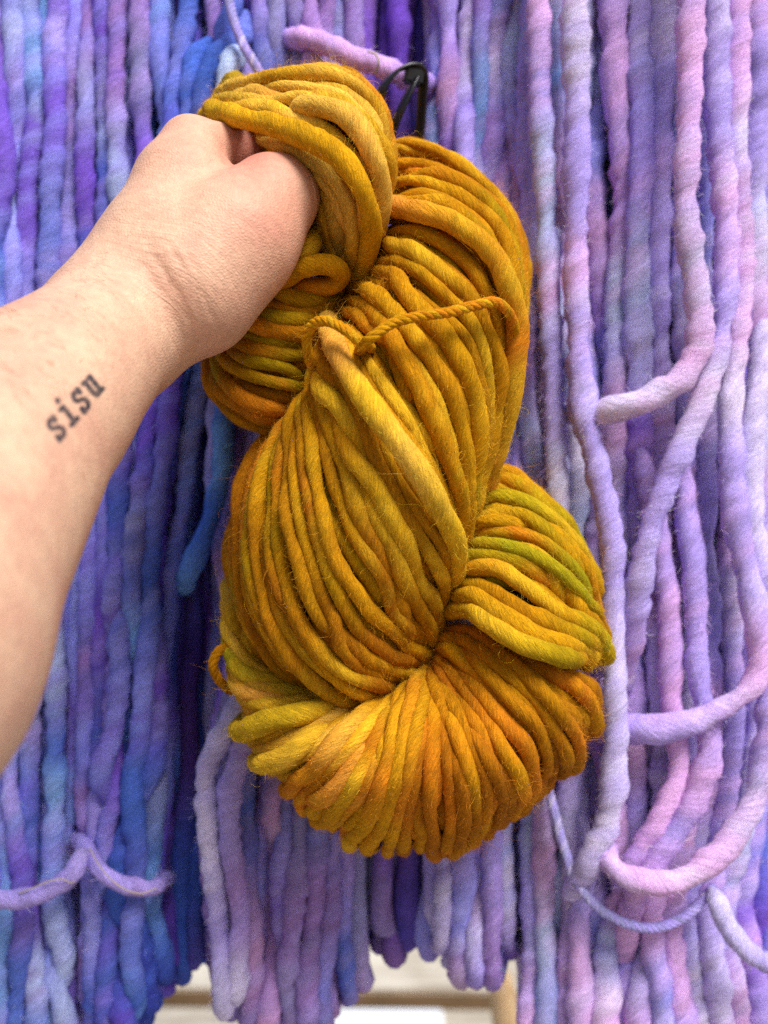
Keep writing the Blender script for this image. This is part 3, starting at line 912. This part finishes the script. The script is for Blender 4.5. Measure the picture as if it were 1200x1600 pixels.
B_g = [
    [(690, 975, -12), (735, 985, 2), (805, 1010, 12), (880, 1032, 12), (930, 1060, 4), (944, 1092, -12), (930, 1120, -32)],
    [(688, 982, -12), (732, 990, 10), (802, 1025, 22), (872, 1056, 24), (920, 1094, 14), (934, 1130, -4), (918, 1160, -28)],
    [(686, 985, -12), (735, 1000, 14), (800, 1050, 30), (857, 1100, 31), (893, 1150, 19), (896, 1188, 0), (880, 1210, -26)],
    [(684, 990, -12), (746, 1022, 18), (802, 1091, 33), (848, 1140, 30), (864, 1190, 13), (858, 1225, -8), (840, 1245, -30)],
    [(682, 1005, -12), (727, 1070, 20), (785, 1155, 35), (815, 1215, 25), (818, 1255, 6), (810, 1278, -12), (795, 1285, -32)],
    [(678, 1015, -12), (705, 1085, 20), (749, 1173, 36), (780, 1245, 25), (779, 1288, 6), (770, 1308, -14), (758, 1310, -34)],
    [(674, 1022, -12), (692, 1100, 20), (714, 1201, 37), (719, 1290, 22), (714, 1328, 3), (708, 1340, -16), (702, 1335, -36)],
    [(668, 1026, -12), (664, 1105, 22), (656, 1190, 38), (650, 1280, 24), (648, 1325, 4), (648, 1338, -16), (650, 1335, -36)],
    [(662, 1028, -12), (642, 1107, 22), (617, 1200, 38), (583, 1280, 25), (566, 1312, 7), (560, 1322, -12), (566, 1320, -34)],
    [(650, 1045, -10), (597, 1135, 24), (553, 1213, 36), (506, 1265, 24), (486, 1286, 8), (480, 1288, -10), (490, 1285, -32)],
    [(635, 1065, -8), (570, 1129, 23), (526, 1168, 32), (482, 1218, 22), (456, 1240, 7), (450, 1238, -10), (462, 1235, -32)],
    [(600, 1085, -6), (520, 1142, 19), (462, 1170, 22), (420, 1186, 10), (410, 1182, -8), (424, 1176, -30)],
    [(570, 1095, -6), (490, 1118, 14), (432, 1128, 15), (390, 1140, 4), (381, 1132, -14), (395, 1120, -34)],
    [(540, 1085, -8), (440, 1092, 6), (386, 1072, 4), (364, 1040, -4), (362, 1010, -16), (372, 985, -34)],
    [(500, 1070, -16), (410, 1056, -6), (372, 1020, -8), (360, 975, -14), (358, 940, -24), (368, 915, -38)],
    [(500, 1060, -36), (430, 1040, -36), (392, 1005, -36), (378, 965, -40), (378, 930, -46), (388, 905, -54)],
]
p_T = lambda v: pal(mustard=3, yellow=3.5, pale=3, orange=0.5, olive=0.3, peach=1.4) if v < .55 else pal(mustard=4, yellow=4, pale=1.5, ochre=1.2, orange=.5)
def p_M(v):
    if v < .28: return pal(mustard=4, ochre=3, orange=1.6, yellow=2, olive=.8)
    if v < .5: return pal(mustard=3.4, olive=1.4, yellow=1.6, orange=1, lime=.5, ochre=3)
    if v < .72: return pal(mustard=2, ochre=4, brown=3, yellow=.8, olive=.8, orange=1)
    return pal(ochre=3, brown=4, orange=1.8, mustard=1, olive=.7)
p_L = lambda v: pal(ochre=3, olive=2.4, orange=1.2, brown=1.6, mustard=2)
p_Q = lambda v: pal(mustard=3, olive=2.2, orange=1.2, lime=.8, ochre=2.5, yellow=1.2)
def p_B(v):
    if v < .42: return pal(brown=4, ochre=3, orange=1.3, mustard=.8)
    if v < .62: return pal(mustard=3, ochre=2, orange=1, yellow=2.2, peach=1.2, pale=.8)
    if v < .8: return pal(mustard=1.6, pale=4, yellow=2.6, peach=2.2, orange=.5, ochre=.5)
    return pal(yellow=3, pale=3, mustard=2, peach=1.2, lime=.4)

gold = []
gold += lobe(T_g, 19, p_T, (470, 250, -20), meas=0.62, start_r=0.8)
gold += lobe(M_g, 57, p_M, (600, 700, -20), meas=0.45, start_r=0.6)
gold += lobe(L_g, 18, p_L, (440, 560, -34), meas=0.5, start_r=0.9, end_r=0.7, back=False)
gold += lobe(Q_g, 24, p_Q, (790, 900, -36), meas=0.55)
gold += lobe(B_g, 46, p_B, (650, 1130, -36), meas=0.62, start_r=0.45, wander=0.3, anchor=0.11)
def free(pts, r, palv, anchor=0.12, **kw):
    P = resample(catmull(WA(pts), 10), step=0.003)
    S = Strand(P, r / 1000, palv, anchor=anchor, **kw); S.out = W(620, 720, -20)
    return S
# the blunt folded loop beside the thumb, the strand slung over the top lobe, stray ends
gold.append(free([(380, 470, 0), (430, 434, 18), (475, 416, 24), (515, 414, 25), (534, 430, 20), (515, 448, 16), (470, 456, 14), (410, 475, 4)], 3.4, pal(orange=2, mustard=3)))
gold.append(free([(420, 420, 0), (455, 402, 20), (482, 385, 22), (492, 372, 8)], 3.4, pal(orange=1, yellow=2)))
gold.append(free([(325, 190, -40), (333, 174, -8), (372, 184, 22), (420, 194, 32), (480, 214, 42), (540, 254, 47), (573, 312, 44), (579, 360, 33), (566, 415, 12), (552, 455, -8)], 3.7, pal(yellow=4, mustard=3), anchor=.2))
gold.append(free([(460, 176, 24), (487, 165, 35), (540, 180, 43), (578, 233, 45), (596, 284, 39), (588, 345, 27), (570, 410, 4)], 3.6, pal(peach=2, orange=.4, pale=3, yellow=1), anchor=.2))
gold.append(free([(596, 320, 8), (650, 330, 32), (716, 352, 38), (765, 392, 38), (798, 455, 36), (808, 520, 30), (796, 620, 22), (765, 725, 6), (740, 800, -12)], 3.7, pal(orange=3, peach=1, yellow=2), anchor=.2))
gold.append(free([(512, 500, 10), (524, 540, 44), (548, 590, 54), (590, 648, 61), (640, 715, 60), (690, 797, 50), (712, 848, 34), (704, 895, 12), (692, 945, -10)], 3.7, pal(yellow=4, pale=1, peach=1, mustard=1), anchor=.2))
gold.append(free([(694, 930, -10), (738, 918, 16), (795, 944, 30), (848, 972, 32), (892, 994, 25), (920, 1008, 8), (925, 1030, -14)], 3.3, pal(mustard=2, olive=1.5, ochre=2), anchor=.2))
gold.append(free([(692, 940, -10), (736, 930, 18), (785, 962, 32), (838, 992, 35), (884, 1006, 29), (914, 1012, 10), (920, 1032, -14)], 3.3, pal(mustard=2, yellow=1.5, ochre=1), anchor=.2))
gold.append(free([(690, 948, -8), (738, 950, 22), (780, 984, 36), (820, 1008, 39), (862, 1020, 37), (896, 1022, 25), (914, 1018, 6), (912, 1012, -18)], 3.5, pal(mustard=3, yellow=2, olive=1.5), anchor=.2))
gold.append(free([(560, 1100, -2), (500, 1150, 20), (455, 1178, 24), (415, 1192, 16), (402, 1188, 0), (420, 1180, -20)], 3.6, pal(pale=2, yellow=1.5, peach=.7), anchor=.2))
gold.append(free([(560, 1100, -6), (490, 1112, 18), (430, 1122, 20), (384, 1142, 8), (374, 1138, -10), (390, 1125, -30)], 3.8, pal(yellow=2, lime=1, olive=2), anchor=.2))

def hand_push(P, R):
    d = hand_sdf(P)
    m = d < R * 0.85
    if m.any():
        X = P[m]; eps = 5e-4; dm = d[m]
        g = np.stack([hand_sdf(X + eps * np.eye(3)[k]) - dm for k in range(3)], 1) / eps
        g /= np.linalg.norm(g, axis=1)[:, None] + 1e-9
        P = P.copy(); P[m] = X + g * (R[m] * 0.85 - dm)[:, None]
    return P
relax(gold, iters=40, rebuild=13, squash=0.86, push=hand_push)

skein = empty("gold_yarn_skein", "twisted skein of thick mustard gold yarn held up by the hand", "yarn skein", loc=tuple(W(650, 1340, -20)))
gcoll = []; inner = []
for s in gold:
    tube("strand", s, M_gold, skein, sides=12 if s.kind != "inner" else 8, step=0.0021 if s.kind != "inner" else 0.004, lump=0.05, ridge=0.035, thick=0.075, pitch=0.024 + 0.012 * rs.rand(), dye_len=0.024, collect=None if s.kind == "inner" else gcoll, fcount=125, pool=inner if s.kind == "inner" else None)
o_ = np.cumsum([0] + [len(q[0]) for q in inner])
inn = new_mesh("inner_strands", np.vstack([q[0] for q in inner]), np.vstack([q[1] + o_[k] for k, q in enumerate(inner)]), M_gold, skein,
               {"dye": np.vstack([q[2] for q in inner]), "fib": np.vstack([q[3] for q in inner])})
inn["kind"] = "stuff"

def cord(name, pts, r, palv, mat, parent, plies=4, pitch=0.0095, coll=None, step=0.0012, fcount=12, dye_len=0.03):
    """a thin plied cord: plies wound round each other"""
    P = resample(catmull(WA(pts), 12), step=step)
    T, Nn, B = frames(P)
    s = np.arange(len(P)) * step
    root = None
    for k in range(plies):
        a = 2 * np.pi * (s / pitch + k / plies)
        Pk = P + (r * 0.50) * (np.cos(a)[:, None] * Nn + np.sin(a)[:, None] * B)
        st = Strand(Pk, r * 0.56, palv, twist=-1.0)
        o = tube("tie_cord" if root is None else "ply", st, mat, parent if root is None else root, sides=8, step=step, lump=0.02, ridge=0.0, thick=0.04, pitch=0.02, dye_len=dye_len, collect=coll, fcount=fcount)
        if root is None: root = o
        else: o.location = (0, 0, 0)
    return root
p_tie = pal(orange=3, mustard=2.5, yellow=1)
c1 = cord("tie_cord", [(492, 585, 30), (483, 560, 40), (479, 528, 46), (490, 506, 50), (512, 502, 54), (540, 516, 57), (562, 534, 57), (575, 540, 52), (580, 545, 40)], 0.0017, p_tie, M_gold, skein, coll=gcoll)
c2 = cord("tie_cord", [(560, 552, 40), (566, 540, 55), (580, 528, 61), (610, 507, 60), (650, 495, 59), (700, 488, 56), (740, 478, 52), (772, 472, 48), (793, 486, 42), (805, 515, 34), (808, 550, 26), (803, 585, 14), (796, 600, 0)], 0.0017, p_tie, M_gold, skein, coll=gcoll)
c3 = cord("tie_cord", [(372, 1010, -14), (352, 1012, -8), (338, 1022, -6), (333, 1042, -6), (342, 1062, -10), (362, 1082, -16)], 0.0019, pal(brown=2, ochre=2), M_gold, skein, coll=gcoll)
fuzz("wool_nap", gcoll, M_gfuzz, skein, length=(0.0008, 0.0026), width=0.00010, lift=0.55, K=3, bright=1.05)
fuzz("wool_fuzz", gcoll, M_gfuzz, skein, length=(0.003, 0.012), width=0.00006, lift=0.7, K=7, share=0.15, sag=0.06, bright=1.25, patch=1.3)

# ------------------------------------------------------------------ the lilac and blue hanks behind
LP = dict(  # dyes
         peri=(148, 152, 246), lav=(182, 164, 248), pink=(236, 182, 242), sky=(128, 182, 250), blue=(70, 108, 208), deep=(52, 58, 166),
          purp=(122, 78, 208), grape=(98, 66, 150), grey=(160, 158, 210), rose=(218, 164, 214), mauve=(164, 124, 196), ice=(192, 208, 254), white=(222, 212, 255))
def lp(**w):
    return ([LP[k] for k in w], list(w.values()))

def hank(n, xt, xb, bottom, dep, palv, r=(4.3, 5.2), layers=2, cinch=None, spread=None, top=-330, wob=1.0, xpath=None):
    """a hank hung from above: every turn of yarn runs down the front, round the bottom and up the back"""
    out = []
    for L in range(layers):
        for k in range(n):
            u = (k + 0.5 + 0.22 * rs.randn() + 0.5 * L) / n
            rr = (r[0] + (r[1] - r[0]) * rs.rand())
            bot = bottom + 13 * rs.randn() - 14 * L - 60 * (2 * abs(u - 0.5)) ** 2
            d = dep - 11.0 * L + 2.0 * rs.randn() - 8 * (2 * u - 1) ** 2
            ys = np.arange(top, bot - 10, 45.0)
            pts = []
            wx = noise1(len(ys), 45, 230, 9 * wob) + noise1(len(ys), 45, 110, 3.0 * wob); wd = noise1(len(ys), 45, 220, 3.0)
            for i, y in enumerate(ys):
                t = (y - top) / max(1, (bottom - top))
                a = xt[0] + (xt[1] - xt[0]) * u; b = xb[0] + (xb[1] - xb[0]) * u
                tt = np.clip((t - 0.25) / 0.6, 0, 1); tt = tt * tt * (3 - 2 * tt)
                x = a * (1 - tt) + b * tt
                if xpath is not None:
                    x = xpath(u, y, x)
                if cinch:
                    cx, cy, cw, cs = cinch
                    f = cs * math.exp(-((y - cy) / cw) ** 2); x = x * (1 - f) + cx * f
                pts.append((x + wx[i], y, d + wd[i]))
            x0, y0, d0 = pts[-1]
            back = 26 + 6 * rs.rand()
            pts += [(x0 + 2, bot + 14, d0 - 5), (x0 + 3, bot + 20, d0 - back * .5), (x0 + 4, bot + 8, d0 - back + 3)]
            yb = bot - 60
            while yb > top:
                pts.append((x0 + (xt[0] + (xt[1] - xt[0]) * u - x0) * np.clip((bot - yb) / 1200., 0, 1) + 10 * rs.randn(), yb, d0 - back)); yb -= 130
            P = resample(catmull(WA(pts), 6), step=0.0055)
            out.append(Strand(P, rr / 1000, palv(u), anchor=0.03))
    return out

GROUP = "lilac and blue hanks hanging side by side"
hanks = []
def add_hank(name_label, strands, extra=(), cords=()):
    hanks.append([name_label, strands + list(extra), list(cords)])

blue_l = lambda u: lp(peri=3, lav=2, purp=1.3, sky=1.2, blue=1, mauve=.7, deep=.4)
add_hank("blue violet hank at the far left, tied low with a lilac strand, behind the forearm",
    hank(10, (-170, 130), (-185, 135), 1800, -76, lambda u: lp(peri=3, lav=2.6, sky=1.4, ice=1.2, purp=1, blue=1, grey=.8, mauve=.6), cinch=(45, 1385, 100, .34)),
    [free([(-200, 1330, -100), (-130, 1362, -70), (-30, 1402, -56), (20, 1406, -54), (65, 1396, -54), (105, 1372, -56), (128, 1345, -60), (136, 1318, -84), (138, 1300, -105)], 3.9, lp(lav=3, mauve=1, white=1), anchor=.3)])
add_hank("deep blue and purple hank left of the gold skein, tied above its rounded end",
    hank(8, (120, 345), (128, 245), 1578, -78, lambda u: lp(peri=2.4, purp=2, blue=1.4, deep=.6, mauve=1.6, grey=1.2, lav=1.8, ice=.6) if u < .45 else lp(blue=4, deep=1.6, peri=1.8, purp=1.4, grey=1, sky=.8), cinch=(200, 1385, 95, .36)),
    [free([(120, 1296, -105), (128, 1318, -78), (152, 1356, -58), (190, 1380, -57), (226, 1388, -60), (252, 1380, -72), (262, 1366, -105)], 3.4, lp(lav=2, mauve=1.5, grey=1, peri=1), anchor=.3),
     free([(352, 500, -74), (348, 600, -66), (350, 690, -62), (338, 780, -61), (316, 845, -62), (296, 890, -74), (288, 925, -100)], 4.6, lp(blue=4, sky=.6), anchor=.3)])
add_hank("dark blue hank set back, its short loops showing beside the bottom gap",
    hank(5, (230, 400), (240, 325), 1492, -108, lambda u: lp(deep=2, blue=2, grape=1.5, purp=1), r=(3.8, 4.6)))
add_hank("greyish lavender hank below the gold skein, hanging lowest in the middle",
    hank(9, (335, 545), (332, 545), 1582, -72, lambda u: lp(grey=3, mauve=2.4, lav=2.2, peri=1, blue=.8, rose=.8, purp=.5),
         xpath=lambda u, y, x: x + 26 * math.exp(-((y - 1000) / 130.) ** 2) * (0.9 - u)),
    [free([(415, 1040, -40), (392, 1085, -46), (352, 1140, -50), (325, 1200, -54), (325, 1290, -58), (338, 1400, -62), (345, 1480, -64), (352, 1560, -66), (350, 1585, -76)], 4.6, lp(lav=3, white=2, grey=1), anchor=.3),
     free([(425, 1070, -40), (395, 1120, -46), (372, 1190, -48), (358, 1250, -50), (362, 1330, -56), (375, 1420, -60), (372, 1500, -64), (365, 1570, -70)], 4.5, lp(lav=3, white=2, mauve=1), anchor=.3),
     free([(330, 60, -74), (300, 120, -70), (300, 240, -72), (305, 380, -76)], 4.6, lp(blue=2, peri=2), anchor=.3),
     free([(390, 20, -80), (372, 70, -70), (340, 88, -66), (318, 130, -66), (312, 200, -70), (310, 300, -76)], 4.6, lp(blue=3, peri=1), anchor=.3),
     free([(366, 60, -80), (362, 95, -62), (350, 150, -60), (340, 240, -66)], 4.8, lp(ice=3, sky=1), anchor=.3)],
    [[(352, -40, -60), (362, 20, -56), (380, 70, -54), (408, 118, -54), (430, 170, -60)]])
add_hank("dark plum hank tucked furthest back behind the foot of the gold skein",
    hank(5, (530, 670), (562, 652), 1452, -96, lambda u: lp(grape=2, purp=2, deep=1, mauve=1.5, grey=1)),
    [free([(440, 60, -86), (465, 62, -68), (500, 66, -60), (540, 84, -58), (585, 100, -60), (625, 118, -66), (655, 128, -74), (690, 140, -90)], 4.9, lp(lav=3, pink=1, purp=1), anchor=.3)])
add_hank("mauve hank with short rounded loops right of the deck gap",
    hank(6, (660, 812), (668, 800), 1496, -80, lambda u: lp(mauve=1.6, lav=2.6, peri=1.6, purp=1, rose=1, sky=.7, white=.8)))
add_hank("lavender hank between the mauve loops and the pink hank, running out of the picture",
    hank(6, (790, 945), (822, 975), 1850, -74, lambda u: lp(lav=3, white=2, rose=1.2, peri=.8, sky=.7, ice=1.4, pink=1.6, mauve=.6), r=(4.8, 5.8)),
    [free([(896, -330, -50), (898, 0, -47), (902, 200, -46), (900, 420, -46), (908, 600, -45), (935, 740, -44), (957, 850, -43), (958, 1000, -43), (962, 1160, -44), (950, 1280, -46), (922, 1350, -50), (885, 1400, -64)], 5.2, lp(lav=3, white=2, pink=2), anchor=.3),
     free([(845, -330, -54), (842, 100, -52), (852, 300, -53), (860, 500, -54), (868, 700, -56), (880, 900, -58), (885, 1100, -62)], 4.8, lp(white=2, lav=2, ice=2, pink=2), anchor=.3)])
add_hank("full pink and lavender hank at the right with sagging loops and a thin cord",
    hank(7, (945, 1185), (935, 1190), 1900, -64, lambda u: lp(pink=3, lav=2.8, white=2, purp=.8, ice=1, rose=1, peri=.5), r=(5.0, 6.0), cinch=(1010, 1430, 120, .25)),
    [free([(1082, -330, -40), (1080, 0, -36), (1076, 180, -35), (1072, 330, -34), (1090, 470, -33), (1092, 540, -33), (1065, 590, -33), (1015, 622, -35), (960, 640, -38), (915, 648, -48), (880, 640, -66)], 5.2, lp(pink=3, lav=2, white=2), anchor=.3),
     free([(1128, -330, -44), (1120, 100, -42), (1135, 330, -40), (1128, 520, -38), (1090, 640, -37), (1048, 740, -37), (1015, 830, -38), (995, 930, -42), (985, 1010, -52), (965, 1080, -66)], 5.2, lp(lav=2, pink=2.4, white=2), anchor=.3),
     free([(1165, -330, -48), (1150, 200, -44), (1160, 420, -44), (1142, 640, -42), (1148, 800, -40), (1176, 930, -38), (1190, 1030, -37), (1160, 1085, -37), (1100, 1120, -38), (1035, 1140, -40), (985, 1138, -48), (960, 1128, -64)], 5.1, lp(pink=3.5, white=1.4, lav=2), anchor=.3),
     free([(1195, 500, -50), (1172, 760, -44), (1195, 940, -42), (1204, 1100, -40), (1185, 1230, -38), (1130, 1325, -36), (1060, 1375, -36), (1000, 1376, -38), (950, 1345, -44), (935, 1300, -60)], 5.1, lp(pink=3, white=2, lav=2), anchor=.3),
     free([(1060, 700, -52), (1085, 900, -48), (1090, 1050, -46), (1110, 1160, -44), (1080, 1260, -44), (1030, 1330, -46), (990, 1400, -52), (975, 1480, -68), (970, 1540, -96)], 4.9, lp(pink=3, lav=2), anchor=.25),
     free([(1000, 700, -56), (1040, 900, -52), (1050, 1100, -50), (1060, 1200, -48), (1030, 1290, -48), (985, 1360, -54), (960, 1420, -70), (950, 1450, -96)], 4.9, lp(pink=3, lav=2, rose=1), anchor=.25)],
    [[(852, 1215, -66), (864, 1260, -60), (880, 1320, -56), (905, 1385, -52), (955, 1432, -48), (1015, 1450, -46), (1070, 1432, -46), (1110, 1392, -48), (1112, 1388, -54)]])
add_hank("violet blue hank at the far right edge, set back from the pink one",
    hank(8, (1165, 1400), (1160, 1410), 1900, -96, lambda u: lp(purp=2, lav=2, peri=2, blue=1, pink=1), r=(4.4, 5.2)),
    [free([(1110, 1385, -46), (1125, 1420, -42), (1148, 1465, -40), (1190, 1500, -40), (1260, 1530, -46)], 4.2, lp(ice=1, lav=2, white=1), anchor=.3)])

every = [s for h in hanks for s in h[1]]
relax(every, iters=30, rebuild=10, stiff=0.2)
lcoll = []
for label, strands, cords in hanks:
    root = empty("yarn_hank", label, "yarn hank", GROUP, loc=tuple(W(np.mean(to_px(strands[0].P)[:5, 0]), 1560, -80)))
    for s in strands:
        tube("strand", s, M_lilac, root, sides=10, step=0.0036, lump=0.09, ridge=0.085, thick=0.10, pitch=0.018 + 0.010 * rs.rand(), dye_len=0.034, fscale=0.05, coarse_y=0.452, fbias=0.4, collect=lcoll, fcount=0)
    hc = []
    for s in strands:
        # stray fibres on the side that faces the open
        n = len(s.P); k = int(n * 16)
        T, Nn, B = frames(s.P)
        ii = rs.randint(0, n, k); a = rs.rand(k) * 6.28
        nor = np.cos(a)[:, None] * Nn[ii] + np.sin(a)[:, None] * B[ii]
        keep = (nor[:, 1] < 0.3) & (s.P[ii][:, 1] < 0.46)
        ii, nor = ii[keep], nor[keep]
        if len(ii) == 0: continue
        c = dye_along(len(ii), 0.01, s.pal)
        hc.append((s.P[ii] + nor * s.r[ii][:, None] * 0.97, nor, T[ii], np.cross(T[ii], nor), c, np.ones(len(ii))))
    if hc:
        fuzz("wool_fuzz", hc, M_lfuzz, root, length=(0.0015, 0.007), width=0.00011, lift=0.8, K=4)
    for c in cords:
        cord("tie_cord", c, 0.0021, lp(white=1, grey=2, lav=2), M_lilac, root, step=0.0014, pitch=0.009)

# a fine beige thread wound on the left ties
M_thread, nt_, b_ = mat_new("beige_thread"); b_.inputs["Base Color"].default_value = (*lin((182, 166, 146)), 1); b_.inputs["Roughness"].default_value = .8
def thread(pts, r, root):
    P = resample(catmull(WA(pts), 10), step=0.0015)
    T, Nn, B = frames(P); th = np.linspace(0, 6.2832, 6, endpoint=False)
    Vv = P[:, None] + r * (np.cos(th)[None, :, None] * Nn[:, None] + np.sin(th)[None, :, None] * B[:, None])
    n = len(P); i = np.arange(n - 1)[:, None] * 6; j = np.arange(6)[None, :]; j2 = (j + 1) % 6
    new_mesh("thread", Vv.reshape(-1, 3), np.stack((i + j, i + j2, i + 6 + j2, i + 6 + j), -1).reshape(-1, 4), M_thread, root)
roots = [o for o in col.objects if o.name.startswith("yarn_hank")]
thread([(30, 1396, -50), (55, 1386, -49), (80, 1376, -49), (100, 1374, -50), (112, 1380, -52), (125, 1366, -58)], 0.0003, roots[0])
thread([(140, 1325, -58), (155, 1352, -51), (180, 1380, -50), (215, 1396, -51), (245, 1388, -56)], 0.0003, roots[1])
thread([(575, 80, -52), (588, 86, -50), (592, 100, -50), (586, 115, -54)], 0.0005, roots[4])

# ------------------------------------------------------------------ the black cable tie
M_blk, nt_, b_ = mat_new("black_nylon"); b_.inputs["Base Color"].default_value = (0.008, 0.008, 0.010, 1); b_.inputs["Roughness"].default_value = .32
def band(name, pts, w, t, parent, nrm):
    P = resample(catmull(WA(pts), 10), step=0.0015)
    T = np.gradient(P, axis=0); T /= np.linalg.norm(T, axis=1)[:, None]
    up = np.asarray(nrm, float); A = up - T * (T @ up)[:, None]; A /= np.linalg.norm(A, axis=1)[:, None]
    S = np.cross(T, A)
    sec = [(-w / 2, -t * .3), (-w / 2 + t * .3, -t / 2), (w / 2 - t * .3, -t / 2), (w / 2, -t * .3), (w / 2, t * .3), (w / 2 - t * .3, t / 2), (-w / 2 + t * .3, t / 2), (-w / 2, t * .3)]
    Vv = np.stack([P + A * a + S * b for a, b in sec], 1)
    n = len(P); k = len(sec); i = np.arange(n - 1)[:, None] * k; j = np.arange(k)[None, :]; j2 = (j + 1) % k
    return new_mesh(name, Vv.reshape(-1, 3), np.stack((i + j, i + j2, i + k + j2, i + k + j), -1).reshape(-1, 4), M_blk, parent, smooth=False)
tie = empty("cable_tie", "black plastic cable tie looped behind the top of the gold skein", "cable tie", loc=tuple(W(648, 118, -44)))
band("strap", [(655, 330, -58), (656, 220, -54), (660, 150, -48), (661, 116, -44), (650, 104, -42), (628, 107, -40), (607, 124, -40), (594, 150, -42), (580, 200, -50), (575, 280, -60)], 0.0045, 0.0014, tie, (0.75, -0.6, 0.2))
band("strap_tail", [(650, 122, -41), (640, 142, -40), (627, 170, -41), (614, 200, -44), (600, 240, -50)], 0.0045, 0.0014, tie, (0.8, -0.7, 0.3))
hd = box_mesh("head", 0.0078, 0.0070, 0.0065, 0.001, M_blk, tie)
hd.location = (0, 0, 0.003); hd.rotation_euler = (math.radians(12), math.radians(8), math.radians(10))
